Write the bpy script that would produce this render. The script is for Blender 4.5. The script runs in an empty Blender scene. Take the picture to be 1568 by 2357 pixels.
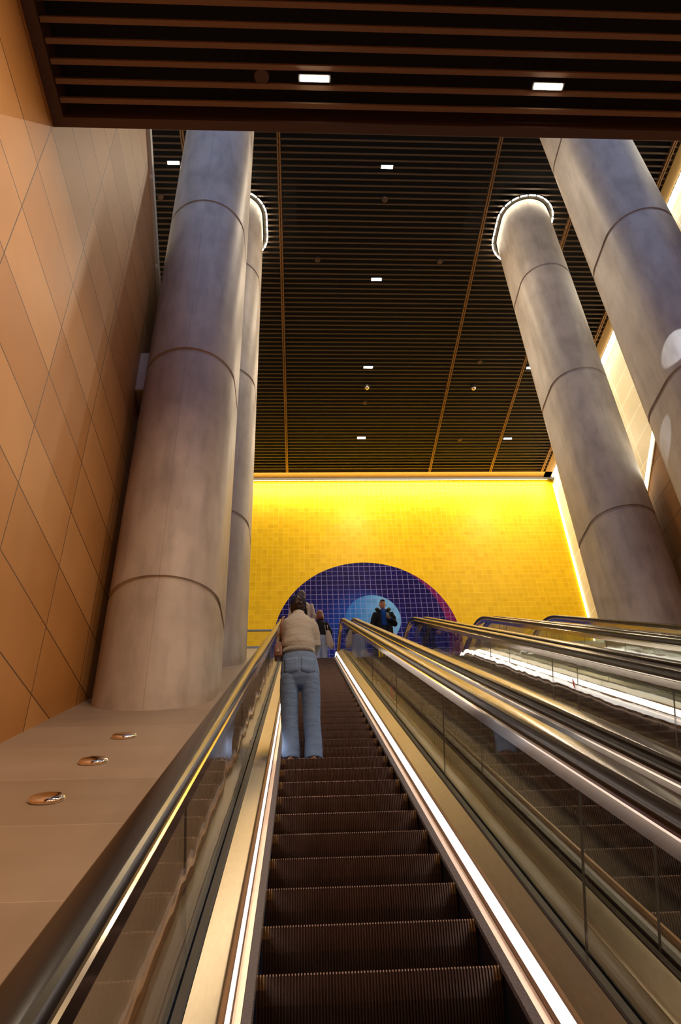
import bpy, math, random
from math import sin, cos, radians, pi, sqrt, floor
from mathutils import Vector, Matrix
random.seed(4)
S = bpy.context.scene
COL = S.collection
ZO = 3.0                       # the lower floor sits at world z = 0; everything is laid out from eye level, then raised
CAMZ = 0.0

# ------------------------------------------------------------------ camera
PITCH, YAW, ROLL, FPX = radians(36.2), radians(3.95), radians(-2.7), 1717.0
cd = bpy.data.cameras.new('camera'); cam = bpy.data.objects.new('camera', cd); COL.objects.link(cam)
fw = Vector((sin(YAW)*cos(PITCH), cos(YAW)*cos(PITCH), sin(PITCH)))
rt = Vector((cos(YAW), -sin(YAW), 0)); up = rt.cross(fw)
r2 = rt*cos(ROLL)+up*sin(ROLL); u2 = -rt*sin(ROLL)+up*cos(ROLL)
cam.matrix_world = Matrix((r2, u2, -fw)).transposed().to_4x4()
cd.sensor_fit = 'VERTICAL'; cd.sensor_height = 36; cd.lens = 36*FPX/2357; cd.clip_end = 200; cd.clip_start = .05
S.camera = cam
# ------------------------------------------------------------------ world, exposure, renderer
w = bpy.data.worlds.new('sky'); S.world = w; w.use_nodes = True
bg = w.node_tree.nodes['Background']
bg.inputs[0].default_value = (0.40, 0.56, 1.0, 1); bg.inputs[1].default_value = 1.15
S.view_settings.view_transform = 'Standard'; S.view_settings.look = 'None'
S.view_settings.exposure = 0.0; S.view_settings.gamma = 1.0; S.view_settings.use_curve_mapping = False
cy = S.cycles
cy.use_denoising = True; cy.max_bounces = 9; cy.diffuse_bounces = 4; cy.glossy_bounces = 4
cy.transparent_max_bounces = 28; cy.sample_clamp_indirect = 6; cy.sample_clamp_direct = 0
cy.caustics_reflective = False; cy.caustics_refractive = False; cy.use_light_tree = True
cy.blur_glossy = .5; cy.use_adaptive_sampling = True; cy.adaptive_threshold = .02

def area(name, loc, size, power, color, rot=(0, 0, 0), spread=180):
    l = bpy.data.lights.new(name, 'AREA'); l.shape = 'RECTANGLE'; l.size, l.size_y = size
    l.energy = power; l.color = color; l.spread = radians(spread)
    o = bpy.data.objects.new(name, l); COL.objects.link(o); o.location = loc; o.rotation_euler = rot
    return o
WARM = (1.0, 0.72, 0.48)
LOWZ, UPZ, WALLY = 8.48, 21.3, 26.6
XL, XR = -2.7, 8.1              # side walls of the escalator hall
CXL, CXR = -1.83, 7.22          # column axes
MID = 2.69
LOWFIX = [(0.195, 3.70), (2.75, 3.72), (5.30, 3.72), (0.195, -0.2), (2.75, -0.2), (5.30, -0.2), (0.195, -4.1), (2.75, -4.1), (5.30, -4.1)]
UPFIX = [(2.68, 11.72), (2.68, 15.68), (2.68, 19.67), (2.68, 23.7), (9.02, 19.67), (9.02, 23.75), (-3.6, 11.72)]
for x, y in LOWFIX:
    area('downlight_lamp', (x, y, LOWZ-.012), (.30, .075), 108, WARM)
for x, y in UPFIX:
    area('downlight_lamp', (x, y, UPZ-.02), (.34, .10), 210, (1, .80, .56))
area('wall_washer', (MID, WALLY-.68, UPZ-.07), (17.6, .05), 640, (1, .84, .58), (radians(34), 0, 0))
area('wall_washer', (MID, WALLY-.15, UPZ-.10), (17.6, .04), 160, (1, .84, .58), (radians(10), 0, 0))
area('side_washer', (11.50, 15.5, UPZ-.16), (.06, 21), 260, (1, .86, .62), (0, radians(25), 0))

def spot(loc, tgt, ang, power):
    l = bpy.data.lights.new('added_spot', 'SPOT'); l.energy = power; l.spot_size = radians(ang); l.spot_blend = .12; l.color = (.78, .86, 1); l.shadow_soft_size = .02
    o = bpy.data.objects.new('added_spot', l); COL.objects.link(o); o.location = loc; o.rotation_euler = (Vector(tgt)-Vector(loc)).to_track_quat('-Z', 'Y').to_euler()
spot((2.2, -2.0, 15.5), (6.66, 8.60, 9.85), 2.6, 9000)  # unseen spot added to cast the bright patch on the near right column
spot((1.2, 1.8, 15.2), (6.475, 9.65, 8.6), 2.2, 5000)  # second unseen spot, added for the streak on the column's flat side
# ------------------------------------------------------------------ materials
class G:
    def __init__(s, name):
        s.m = bpy.data.materials.new(name); s.m.use_nodes = True; s.nt = s.m.node_tree
        s.b = s.nt.nodes['Principled BSDF']; s.out = s.nt.nodes['Material Output']
    def n(s, t, **kw):
        n = s.nt.nodes.new(t)
        for k, v in kw.items(): setattr(n, k, v)
        return n
    def l(s, a, b): s.nt.links.new(a, b)
    def put(s, sock, v):
        if hasattr(v, 'is_output') or isinstance(v, bpy.types.NodeSocket): s.l(v, sock)
        else: sock.default_value = v
    def M(s, op, a, b=0.0, c=0.0):
        n = s.n('ShaderNodeMath', operation=op)
        for i, v in enumerate((a, b, c)): s.put(n.inputs[i], v)
        return n.outputs[0]
    def co(s):
        if not hasattr(s, '_c'):
            s._c = s.n('ShaderNodeTexCoord').outputs['Object']; x = s.n('ShaderNodeSeparateXYZ'); s.l(s._c, x.inputs[0]); s._x = x.outputs
        return s._c, s._x
    def vec(s, x, y, z=0.0):
        n = s.n('ShaderNodeCombineXYZ')
        for i, v in enumerate((x, y, z)): s.put(n.inputs[i], v)
        return n.outputs[0]
    def noise(s, scale, detail=3, vec=None, rough=.5, stretch=None):
        n = s.n('ShaderNodeTexNoise'); n.inputs['Scale'].default_value = scale; n.inputs['Detail'].default_value = detail
        n.inputs['Roughness'].default_value = rough
        v = vec if vec is not None else s.co()[0]
        if stretch:
            mp = s.n('ShaderNodeMapping'); s.l(v, mp.inputs[0]); mp.inputs['Scale'].default_value = stretch; v = mp.outputs[0]
        s.l(v, n.inputs['Vector']); return n.outputs['Fac']
    def mix(s, f, a, b):
        n = s.n('ShaderNodeMix', data_type='RGBA'); s.put(n.inputs[0], f)
        for i, v in ((6, a), (7, b)):
            s.put(n.inputs[i], (*v, 1) if isinstance(v, tuple) and len(v) == 3 else v)
        return n.outputs[2]
    def ramp(s, f, lo, hi):
        n = s.n('ShaderNodeMapRange'); s.put(n.inputs[0], f); n.inputs[1].default_value = lo; n.inputs[2].default_value = hi
        return n.outputs[0]
    def bump(s, h, strength, dist=.01):
        n = s.n('ShaderNodeBump'); s.put(n.inputs['Height'], h); n.inputs['Strength'].default_value = strength
        n.inputs['Distance'].default_value = dist; s.l(n.outputs[0], s.b.inputs['Normal'])
    def set(s, color=None, rough=None, metal=None, spec=None, coat=None):
        for k, v in (('Base Color', color), ('Roughness', rough), ('Metallic', metal), ('Specular IOR Level', spec), ('Coat Weight', coat)):
            if v is None: continue
            s.put(s.b.inputs[k], (*v, 1) if isinstance(v, tuple) and len(v) == 3 else v)
        return s

def simple(name, c, rough=.5, metal=0., var=.12, scale=30, bump=0., coat=None, stretch=None, spec=None):
    g = G(name); f = g.noise(scale, 3, stretch=stretch)
    g.set(g.mix(f, tuple(max(0, v*(1-var)) for v in c), tuple(v*(1+var) for v in c)), rough, metal, spec, coat)
    if bump: g.bump(f, bump)
    return g.m

def emit(name, c, strength):
    g = G(name); e = g.n('ShaderNodeEmission'); e.inputs[0].default_value = (*c, 1); e.inputs[1].default_value = strength
    g.l(e.outputs[0], g.out.inputs[0]); return g.m

def concrete():
    g = G('cast_concrete'); c, x = g.co()
    a = g.noise(.9, 5, rough=.6); b = g.noise(5, 4, stretch=(1, 1, .25)); f = g.noise(60, 3); st = g.noise(3.2, 4, stretch=(1, 1, .12))
    col = g.mix(g.ramp(a, .3, .7), (.35, .29, .235), (.55, .475, .40))
    col = g.mix(g.M('MULTIPLY', g.ramp(b, .45, .72), .5), col, (.25, .21, .18))
    col = g.mix(g.M('MULTIPLY', g.ramp(st, .52, .62), .22), col, (.58, .53, .47))
    v = g.n('ShaderNodeTexVoronoi'); v.inputs['Scale'].default_value = 3.6; g.l(c, v.inputs['Vector'])
    hole = g.M('LESS_THAN', v.outputs['Distance'], .035)
    seam = g.M('MULTIPLY', g.M('LESS_THAN', g.M('ABSOLUTE', g.M('SUBTRACT', x[0], .03)), .006), g.M('LESS_THAN', x[1], 0))
    lift = g.M('ABSOLUTE', g.M('SUBTRACT', g.M('FRACT', g.M('DIVIDE', g.M('ADD', x[2], 1.38), 4.3)), .5))
    hs = g.M('LESS_THAN', lift, .0022)
    mk = g.M('MINIMUM', g.M('ADD', hole, g.M('MULTIPLY', g.M('ADD', seam, hs), .45)), 1)
    col = g.mix(g.M('MULTIPLY', mk, .6), col, (.16, .12, .095))
    g.set(col, g.ramp(f, .2, .9)); g.b.inputs['Roughness'].default_value = .6
    g.bump(g.M('SUBTRACT', g.M('ADD', g.M('MULTIPLY', b, .6), g.M('MULTIPLY', f, .25)), mk), .25, .01)
    rr = g.M('ADD', g.M('MULTIPLY', f, .2), .42); g.l(rr, g.b.inputs['Roughness'])
    return g.m

def panels(name, c1, c2, cj, w, h, ox, oz, mortar=.006, axis=1, rough=.5, offset=0.):
    g = G(name); c, x = g.co()
    v = g.vec(g.M('SUBTRACT', x[axis], ox), g.M('SUBTRACT', x[2], oz))
    b = g.n('ShaderNodeTexBrick'); b.offset = offset; b.squash = 1.0; g.l(v, b.inputs['Vector'])
    b.inputs['Scale'].default_value = 1; b.inputs['Brick Width'].default_value = w; b.inputs['Row Height'].default_value = h
    b.inputs['Mortar Size'].default_value = mortar; b.inputs['Mortar Smooth'].default_value = 0
    b.inputs['Color1'].default_value = (*c1, 1); b.inputs['Color2'].default_value = (*c2, 1); b.inputs['Mortar'].default_value = (*cj, 1)
    n = g.noise(1.7, 4); n2 = g.noise(140, 2)
    col = g.mix(g.M('MULTIPLY', g.ramp(n, .35, .75), .22), b.outputs['Color'], tuple(v*.6 for v in c1))
    g.set(col, rough); g.bump(g.M('SUBTRACT', g.M('MULTIPLY', n2, .05), b.outputs['Fac']), .5, .006)
    return g.m

def ramp_tiles():
    g = G('beige_paving'); c, x = g.co()
    s_ = g.M('ADD', g.M('MULTIPLY', x[1], cos(radians(30))), g.M('MULTIPLY', x[2], sin(radians(30))))
    t = g.M('DIVIDE', g.M('SUBTRACT', s_, 3.44), 1.097); fr = g.M('ABSOLUTE', g.M('SUBTRACT', g.M('FRACT', g.M('ADD', t, .5)), .5))
    j = g.M('LESS_THAN', fr, .0035)
    wn = g.n('ShaderNodeTexWhiteNoise', noise_dimensions='1D'); g.l(g.M('FLOOR', t), wn.inputs['W'])
    n = g.noise(2.2, 4, stretch=(.5, 1, 1)); f = g.noise(160, 2)
    col = g.mix(g.M('ADD', g.M('MULTIPLY', wn.outputs[0], .4), g.M('MULTIPLY', n, .6)), (.225, .165, .115), (.34, .255, .185))
    col = g.mix(g.M('MULTIPLY', j, .7), col, (.48, .37, .26))
    g.set(col, g.M('ADD', g.M('MULTIPLY', n, .2), .30)); g.bump(g.M('ADD', j, g.M('MULTIPLY', f, .1)), .15, .004)
    return g.m

def mural():
    g = G('glazed_tiles'); c, x = g.co(); X, Z = x[0], x[2]
    # yellow field: uneven brick-bonded tiles
    TW, TH = .2255, .222
    zr = g.M('DIVIDE', Z, TH); row = g.M('FLOOR', zr); fz = g.M('SUBTRACT', zr, row)
    wr = g.n('ShaderNodeTexWhiteNoise', noise_dimensions='1D'); g.l(row, wr.inputs['W'])
    xu = g.M('DIVIDE', X, TW); cl = g.M('FLOOR', xu); fx = g.M('SUBTRACT', xu, cl)
    wn = g.n('ShaderNodeTexWhiteNoise', noise_dimensions='2D'); g.l(g.vec(cl, row), wn.inputs['Vector'])
    sp = g.n('ShaderNodeSeparateColor'); g.l(wn.outputs['Color'], sp.inputs[0])
    gy = g.M('MAXIMUM', g.M('LESS_THAN', fx, .05), g.M('LESS_THAN', fz, .06))
    ycol = g.mix(sp.outputs[2], (.69, .425, .002), (.77, .48, .003))
    ycol = g.mix(g.M('MULTIPLY', gy, .45), ycol, (.95, .75, .12))
    hy = g.M('ADD', g.M('MULTIPLY', g.M('SUBTRACT', sp.outputs[0], .5), fx), g.M('MULTIPLY', g.M('SUBTRACT', sp.outputs[1], .5), fz))
    # the round picture
    bx, bz = g.M('DIVIDE', X, .2255), g.M('DIVIDE', Z, .222)
    bfx, bfz = g.M('FRACT', bx), g.M('FRACT', bz)
    wb = g.n('ShaderNodeTexWhiteNoise', noise_dimensions='2D'); g.l(g.vec(g.M('FLOOR', bx), g.M('FLOOR', bz)), wb.inputs['Vector'])
    gb = g.M('MAXIMUM', g.M('LESS_THAN', bfx, .075), g.M('LESS_THAN', bfz, .075))
    def dist(cx, cz): return g.M('SQRT', g.M('ADD', g.M('POWER', g.M('SUBTRACT', X, cx), 2), g.M('POWER', g.M('SUBTRACT', Z, cz), 2)))
    def soft(d, r, wd=.01): return g.ramp(d, r, r-wd)
    col = g.mix(wb.outputs[0], (.004, .0015, .055), (.009, .003, .10))
    col = g.mix(g.M('MULTIPLY', soft(dist(1.9, 12.6), 3.3, 1.6), .8), col, (.003, .015, .24))
    col = g.mix(g.M('MULTIPLY', g.M('LESS_THAN', X, 3.2), soft(dist(2.65, 13.9), 1.75, 1.0)), col, (.004, .055, .40))
    col = g.mix(soft(dist(2.95, 14.16), 1.12), col, g.mix(g.ramp(X, 2.2, 3.3), (.02, .16, .60), (.13, .38, .80)))
    col = g.mix(soft(dist(3.15, 14.0), .86), col, g.mix(g.ramp(X, 2.4, 3.4), (.035, .22, .66), (.15, .40, .82)))
    col = g.mix(g.M('MULTIPLY', g.M('GREATER_THAN', dist(2.35, 13.5), 3.6), g.M('GREATER_THAN', X, 3.5)), col, (.16, .006, .09))
    col = g.mix(g.M('MULTIPLY', wb.outputs[0], .22), col, (0., 0., .03))
    col = g.mix(g.M('MULTIPLY', gb, .55), col, (.34, .30, .75))
    inside = g.M('LESS_THAN', dist(2.694, 13.104), 3.752)
    g.set(g.mix(inside, ycol, col), .30, spec=g.M('SUBTRACT', .14, g.M('MULTIPLY', inside, .08)))
    h = g.M('ADD', g.M('MULTIPLY', hy, g.M('SUBTRACT', 1, inside)), g.M('MULTIPLY', g.M('MAXIMUM', gy, inside), -.03))
    g.bump(h, 1.0, .012); g.l(g.M('ADD', g.M('MULTIPLY', inside, .02), .42), g.b.inputs['Roughness'])
    return g.m

def glass():
    g = G('clear_glass'); g.nt.nodes.remove(g.b)
    tr = g.n('ShaderNodeBsdfTransparent'); tr.inputs[0].default_value = (.955, .97, .945, 1)
    gl = g.n('ShaderNodeBsdfGlossy'); gl.inputs['Roughness'].default_value = .015
    fr = g.n('ShaderNodeLayerWeight'); fr.inputs[0].default_value = .5
    fac = g.M('ADD', .035, g.M('MULTIPLY', .9, g.M('POWER', fr.outputs['Facing'], 5)))
    n = g.noise(1.6, 2); b = g.n('ShaderNodeBump'); b.inputs['Strength'].default_value = .12; b.inputs['Distance'].default_value = .03
    g.l(n, b.inputs['Height']); g.l(b.outputs[0], gl.inputs['Normal'])
    mx = g.n('ShaderNodeMixShader'); g.l(fac, mx.inputs[0]); g.l(tr.outputs[0], mx.inputs[1]); g.l(gl.outputs[0], mx.inputs[2])
    g.l(mx.outputs[0], g.out.inputs[0]); return g.m

def fabric(name, c, rough=.9, wr=.5, scale=9, fine=260, stretch=(1, 1, 2.2)):
    g = G(name); a = g.noise(scale, 4, stretch=stretch); f = g.noise(fine, 2); d = g.noise(3, 2)
    g.set(g.mix(g.M('ADD', g.M('MULTIPLY', f, .6), g.M('MULTIPLY', d, .4)), tuple(v*.82 for v in c), tuple(v*1.15 for v in c)), rough, 0., .2)
    g.bump(g.M('ADD', a, g.M('MULTIPLY', f, .04)), wr, .03); return g.m

MT = dict(
    concrete=concrete(),
    wall=panels('tan_stone_panels', (.40, .170, .035), (.54, .275, .09), (.06, .025, .008), 1.5, .76, 4.25, 3.07, .008),
    cream=panels('cream_panels', (.62, .56, .36), (.70, .64, .44), (.93, .88, .70), 3.2, .92, 0, .3, .02),
    rear=panels('tan_stone_rear', (.43, .225, .085), (.60, .37, .19), (.10, .045, .015), 1.5, .76, 0, 3.07, axis=0),
    ramp=ramp_tiles(), mural=mural(), glass=glass(),
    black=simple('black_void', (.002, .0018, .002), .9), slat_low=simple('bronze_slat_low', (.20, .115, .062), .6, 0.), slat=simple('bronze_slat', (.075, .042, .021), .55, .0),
    fascia=simple('bronze_fascia', (.085, .046, .032), .5, .15),
    bronze=simple('bronze_trim', (.24, .125, .05), .4, .3), gold=simple('brass_cornice', (.26, .15, .04), .5, .3),
    rubber=simple('black_rubber', (.014, .009, .007), .22, 0, spec=.26, var=.05),
    steel=simple('brushed_steel', (.33, .275, .20), .30, 1., scale=14, var=.14, stretch=(6, 1, 1)),
    polish=simple('polished_steel', (.80, .71, .64), .13, 1., scale=8, var=.05),
    dark=simple('dark_steel', (.09, .07, .055), .28, .9), skirt=simple('skirt_steel', (.05, .035, .03), .35, .7),
    brush=simple('brush_bristle', (.045, .030, .028), .8, 0, scale=120, var=.5, bump=.6),
    ivory=simple('ivory_profile', (.66, .50, .40), .35, .3), gasket=simple('gasket', (.012, .011, .01), .5),
    step=simple('step_aluminium', (.088, .056, .047), .36, .75, scale=9, var=.35), tipc=simple('step_yellow', (.16, .085, .03), .5, 0.3),
    glass_edge=simple('glass_edge', (.20, .20, .16), .2), chrome=simple('chrome', (.92, .80, .66), .08, 1., var=.03), grey=simple('grey_steel', (.38, .42, .44), .3, .6),
    led=emit('led', (1, .88, .80), 4.5), ledlow=emit('lamp_led', (1, .90, .76), 60), ledup=emit('ceiling_led', (1, .93, .84), 22),
    ring=emit('ring_led', (1, .88, .66), 55), cove=emit('cove_led', (1, .93, .72), 12), soft=emit('cove_glow', (1, .86, .5), 3),
    housing=simple('housing', (.03, .025, .02), .5), red=simple('red_label', (.6, .01, .01), .5), floor=simple('granite_floor', (.33, .26, .19), .35, scale=50),
    skin=simple('skin', (.52, .25, .16), .5, scale=20, var=.08), lips=simple('lips', (.36, .12, .09), .5), eye=simple('eye', (.02, .014, .01), .3),
    hair=simple('dark_hair', (.018, .007, .005), .45, scale=60, var=.6, bump=.5, stretch=(1, 1, .1)),
    red_hair=simple('auburn_hair', (.20, .055, .018), .45, scale=60, var=.5, bump=.5, stretch=(1, 1, .1)),
    grey_hair=simple('grey_hair', (.12, .085, .065), .6, scale=90, var=.5, bump=.5),
    denim=fabric('blue_denim', (.12, .19, .34), .85, .55, 7), pale=fabric('pale_denim', (.40, .44, .55), .85, .4, 7),
    shirt=fabric('grey_beige_cotton', (.33, .325, .305), .9, .7, 7, stretch=(1, 1, 1.9)), beige=fabric('beige_jacket', (.62, .50, .38), .9, .6),
    black_cloth=fabric('black_cloth', (.012, .012, .013), .8, .7), blue_knit=fabric('blue_knit', (.012, .07, .30), .9, .3),
    navy=fabric('navy_cap', (.010, .012, .028), .8, .2), canvas=fabric('canvas', (.62, .49, .36), .9, .3),
    brown=simple('brown_leather', (.10, .035, .015), .35, scale=40, var=.3), tan_strap=simple('strap_leather', (.14, .06, .03), .5),
    white=simple('white_badge', (.7, .68, .65), .5), trouser=fabric('dark_trousers', (.02, .02, .025), .9, .4),
)

# ------------------------------------------------------------------ mesh helpers
class MB:
    def __init__(s): s.v = []; s.f = []; s.mi = []; s.cur = 0
    def face(s, idx): s.f.append(tuple(idx)); s.mi.append(s.cur)
    def box(s, x0, x1, y0, y1, z0, z1):
        b = len(s.v); s.v += [(x, y, z) for x in (x0, x1) for y in (y0, y1) for z in (z0, z1)]
        for q in ((0, 1, 3, 2), (4, 6, 7, 5), (0, 4, 5, 1), (2, 3, 7, 6), (0, 2, 6, 4), (1, 5, 7, 3)): s.face(b+i for i in q)
        return s
    def loft(s, rings, cap=True, closed=True, flip=False):
        b = len(s.v); n = len(rings[0])
        for r in rings: s.v += [tuple(p) for p in r]
        for i in range(len(rings)-1):
            for j in range(n if closed else n-1):
                k = (j+1) % n; q = (b+i*n+j, b+i*n+k, b+(i+1)*n+k, b+(i+1)*n+j)
                s.face(reversed(q) if flip else q)
        if cap and closed:
            s.face(reversed(range(b, b+n))); s.face(range(b+(len(rings)-1)*n, b+len(rings)*n))
        return s
    def ell(s, rings, n=24, **k):       # rings (cx,cy,cz,rx,ry) stacked in z
        return s.loft([[(cx+rx*cos(2*pi*j/n), y+ry*sin(2*pi*j/n), z) for j in range(n)] for cx, y, z, rx, ry in rings], **k)
    def tube(s, pts, rad, n=12):
        pts = [Vector(p) for p in pts]; R = []
        rad = rad if isinstance(rad, (list, tuple)) else [rad]*len(pts)
        ref = Vector((0, 0, 1))
        for i, p in enumerate(pts):
            t = (pts[min(i+1, len(pts)-1)]-pts[max(i-1, 0)]).normalized()
            a = t.cross(ref)
            if a.length < .05: a = t.cross(Vector((1, 0, 0)))
            a.normalize(); c = t.cross(a)
            R.append([p+(a*cos(2*pi*j/n)+c*sin(2*pi*j/n))*rad[i] for j in range(n)])
        return s.loft(R)
    def sph(s, c, rx, ry=None, rz=None, n=20, m=12):
        ry = ry or rx; rz = rz or rx; c = Vector(c)
        return s.ell([(c.x, c.y, c.z+rz*sin(-pi/2+pi*i/m), max(rx*cos(-pi/2+pi*i/m), 1e-4), max(ry*cos(-pi/2+pi*i/m), 1e-4)) for i in range(m+1)], n)
    def build(s, name, mat, parent=None, smooth=False, mats=None):
        me = bpy.data.meshes.new(name); me.from_pydata(s.v, [], s.f)
        for m in (mats or [mat]): me.materials.append(m)
        if mats: me.polygons.foreach_set('material_index', s.mi)
        if smooth: me.polygons.foreach_set('use_smooth', [True]*len(me.polygons))
        me.update(); o = bpy.data.objects.new(name, me); COL.objects.link(o)
        if parent: o.parent = parent
        return o
def tag(o, label=None, cat=None, group=None, kind=None):
    for k, v in (('label', label), ('category', cat), ('group', group), ('kind', kind)):
        if v: o[k] = v
    return o
def empty(name, loc, label, cat, group=None):
    o = bpy.data.objects.new(name, None); COL.objects.link(o); o.location = loc; o.empty_display_size = .2
    return tag(o, label, cat, group)
def struct(mb, name, mat, **k): return tag(mb.build(name, mat, **k), kind='structure')
def local(o, loc):                     # give a mesh laid out in scene coordinates its parent's frame
    for v in o.data.vertices: v.co -= Vector(loc)
    return o
def bevel(o, w, n=2):
    m = o.modifiers.new('bevel', 'BEVEL'); m.width = w; m.segments = n; m.limit_method = 'ANGLE'; return o
def fuse(o, vox, smooth=4):
    m = o.modifiers.new('fuse', 'REMESH'); m.mode = 'VOXEL'; m.voxel_size = vox; m.use_smooth_shade = True
    m = o.modifiers.new('soft', 'SMOOTH'); m.factor = .6; m.iterations = smooth; return o

T30 = radians(30); C3, S3 = cos(T30), sin(T30); HP = 1.42
def P(s, o=0.): return (s*C3+(HP-o)*S3, s*S3-(HP-o)*C3)      # (y, z) on the incline
RAD = 2.2
SB, ST = -2.6, 17.0                                        # where the straight incline begins and ends
def path(y0=-6.2, y1=19.0):
    out = []
    yb, zb = P(SB); cyb, czb = yb-S3*RAD, zb+C3*RAD
    LB = czb-RAD
    out.append((y0, LB, 0, 1))
    for i in range(9):
        a = T30*i/8; out.append((cyb+sin(a)*RAD, czb-cos(a)*RAD, -sin(a), cos(a)))
    yt, zt = P(ST); cyt, czt = yt+S3*RAD, zt-C3*RAD
    for i in range(13):
        a = T30*(1-i/12); out.append((cyt-sin(a)*RAD, czt+cos(a)*RAD, -sin(a), cos(a)))
    out.append((y1, czt+RAD, 0, 1))
    return out
PATH = path(); LANDLOW = PATH[0][1]; LAND = PATH[-1][1]; YLAND = PATH[-2][0]
ZO = -LANDLOW
def sweep(mb, prof, pth, c=0., sg=1, closed=True, base=0.):
    rings = [[(c+sg*d, y+ny*(o+base), z+nz*(o+base)) for d, o in prof] for y, z, ny, nz in pth]
    return mb.loft(rings, closed=closed, cap=closed, flip=(sg > 0))
def rect(d0, d1, o0, o1): return [(d0, o0), (d1, o0), (d1, o1), (d0, o1)]

# ------------------------------------------------------------------ the setting
def yz_wall(name, x0, x1, poly, mat):
    m = MB(); m.loft([[(x, y, z) for y, z in poly] for x in (x0, x1)]); return struct(m, name, mat)
OF = .12
ys, zs = P(SB, OF)
ytop = 16.75
def ramp_z(y, o=OF): return y*S3/C3-(HP-o)/C3
for nm, xa, xb in (('floor_left', XL, .30-.84), ('floor_right', 5.22+.84, XR)):
    m = MB(); xa, xb = (xa-.05, xb) if xa < 0 else (xa, xb+.05); poly = [(-2.5, ramp_z(-2.5)), (ytop, ramp_z(ytop)), (ytop, ramp_z(ytop)-.8), (-2.5, ramp_z(-2.5)-.8)]
    m.loft([[(x, y, z) for y, z in poly] for x in (xa, xb)]); struct(m, nm, MT['ramp'])
m = MB().box(XL-.3, XR+.3, -9.2, -2.5, LANDLOW-.2, LANDLOW-.004); struct(m, 'floor', MT['floor'])
m = MB().box(-6.6, 12, ytop+.02, WALLY, LAND-.5, LAND-.004); struct(m, 'floor_landing', MT['floor'])
# side walls with their sloping top edge
tl = lambda y: 12.77-.735*(y-8.08)
tr_ = lambda y: 10.37-.70*(y-13.3)
yz_wall('wall_left', XL-.3, XL, [(-9, LANDLOW-.2), (16.0, LANDLOW-.2), (16.0, tl(16.0)), (5.9, tl(5.9)), (5.3, 21.2), (4.4, 21.2), (4.4, 9.6), (-9, 9.6)], MT['wall'])
yz_wall('wall_right', XR, XR+.3, [(-9, LANDLOW-.2), (16.6, LANDLOW-.2), (16.6, tr_(16.6)), (5.9, tr_(5.9)), (5.3, 21.2), (4.4, 21.2), (4.4, 9.6), (-9, 9.6)], MT['wall'])
yz_wall('trim_1', XL-.26, XL+.06, [(16.0, tl(16.0)), (16.0, tl(16.0)+.22), (5.9, tl(5.9)+.22), (5.9, tl(5.9))], MT['cream'])
yz_wall('trim_2', XR-.02, XR+.26, [(16.6, tr_(16.6)), (16.6, tr_(16.6)+.1), (8.9, tr_(8.9)+.1), (8.9, tr_(8.9))], MT['cream'])
tag(yz_wall('slope_light', XR-.04, XR+.0, [(16.6, tr_(16.6)+.10), (16.6, tr_(16.6)+.22), (9.9, tr_(9.9)+.22), (9.9, tr_(9.9)+.10)], MT['cove']),
    'white light line on the sloping top edge of the right side wall', 'light').__delitem__('kind')
m = MB().box(XL-.3, XR+.3, -9.3, -9, LANDLOW-.2, 9.2); struct(m, 'wall_rear', MT['rear'])
m = MB().box(-6.9, -6.4, 4.4, WALLY, LANDLOW, UPZ+.6); struct(m, 'wall_far_left', MT['cream'])
m = MB().box(11.76, 12.2, 4.4, WALLY, LANDLOW, UPZ+.6); struct(m, 'wall_far_right', MT['cream'])
m = MB().box(-6.9, 12.2, WALLY, WALLY+.3, LAND-.5, UPZ+.6); struct(m, 'wall_end', MT['mural'])
m = MB().box(11.72, 11.75, WALLY-.04, WALLY-.01, LAND, UPZ-.3); tag(m.build('corner_light', MT['cove']), 'thin upright light line in the right corner of the yellow wall', 'light')

# upper slatted ceiling
m = MB().box(-6.6, 12, 4.4, WALLY, UPZ+.42, UPZ+.5); struct(m, 'ceiling_void', MT['black'])
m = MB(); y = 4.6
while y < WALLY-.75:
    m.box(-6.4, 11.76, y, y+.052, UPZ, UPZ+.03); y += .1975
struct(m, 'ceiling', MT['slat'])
for i, x in enumerate((-3.25, -.52, 5.92, 8.71, 11.1)):
    m = MB()
    for dx in (-.052, .012): m.box(x+dx, x+dx+.04, 4.5, WALLY-.62, UPZ-.03, UPZ+.12)
    m.box(x-.012, x+.012, 4.5, WALLY-.62, UPZ+.03, UPZ+.12)
    struct(m, 'trim_%d' % (i+3), MT['bronze'])
m = MB().box(-6.4, 11.76, WALLY-.62, WALLY-.20, UPZ-.03, UPZ+.3); struct(m, 'trim_8', MT['gold'])
m = MB().box(11.26, 11.60, 4.5, WALLY-.2, UPZ-.03, UPZ+.3); struct(m, 'trim_9', MT['gold'])
m = MB().box(-6.4, 11.76, WALLY-.24, WALLY-.2, UPZ-.14, UPZ-.03); struct(m, 'trim_10', MT['housing'])
m = MB().box(-6.2, 11.5, WALLY-.085, WALLY-.07, UPZ-.045, UPZ-.03)
tag(m.build('wall_wash_light', MT['cove']), 'thin light line along the top of the yellow tiled wall', 'light')
m = MB().box(11.64, 11.70, 5, WALLY-.3, UPZ-.10, UPZ-.02); tag(m.build('cove_light', MT['cove']), 'long bright light line where the right cream wall meets the ceiling', 'light')

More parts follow.
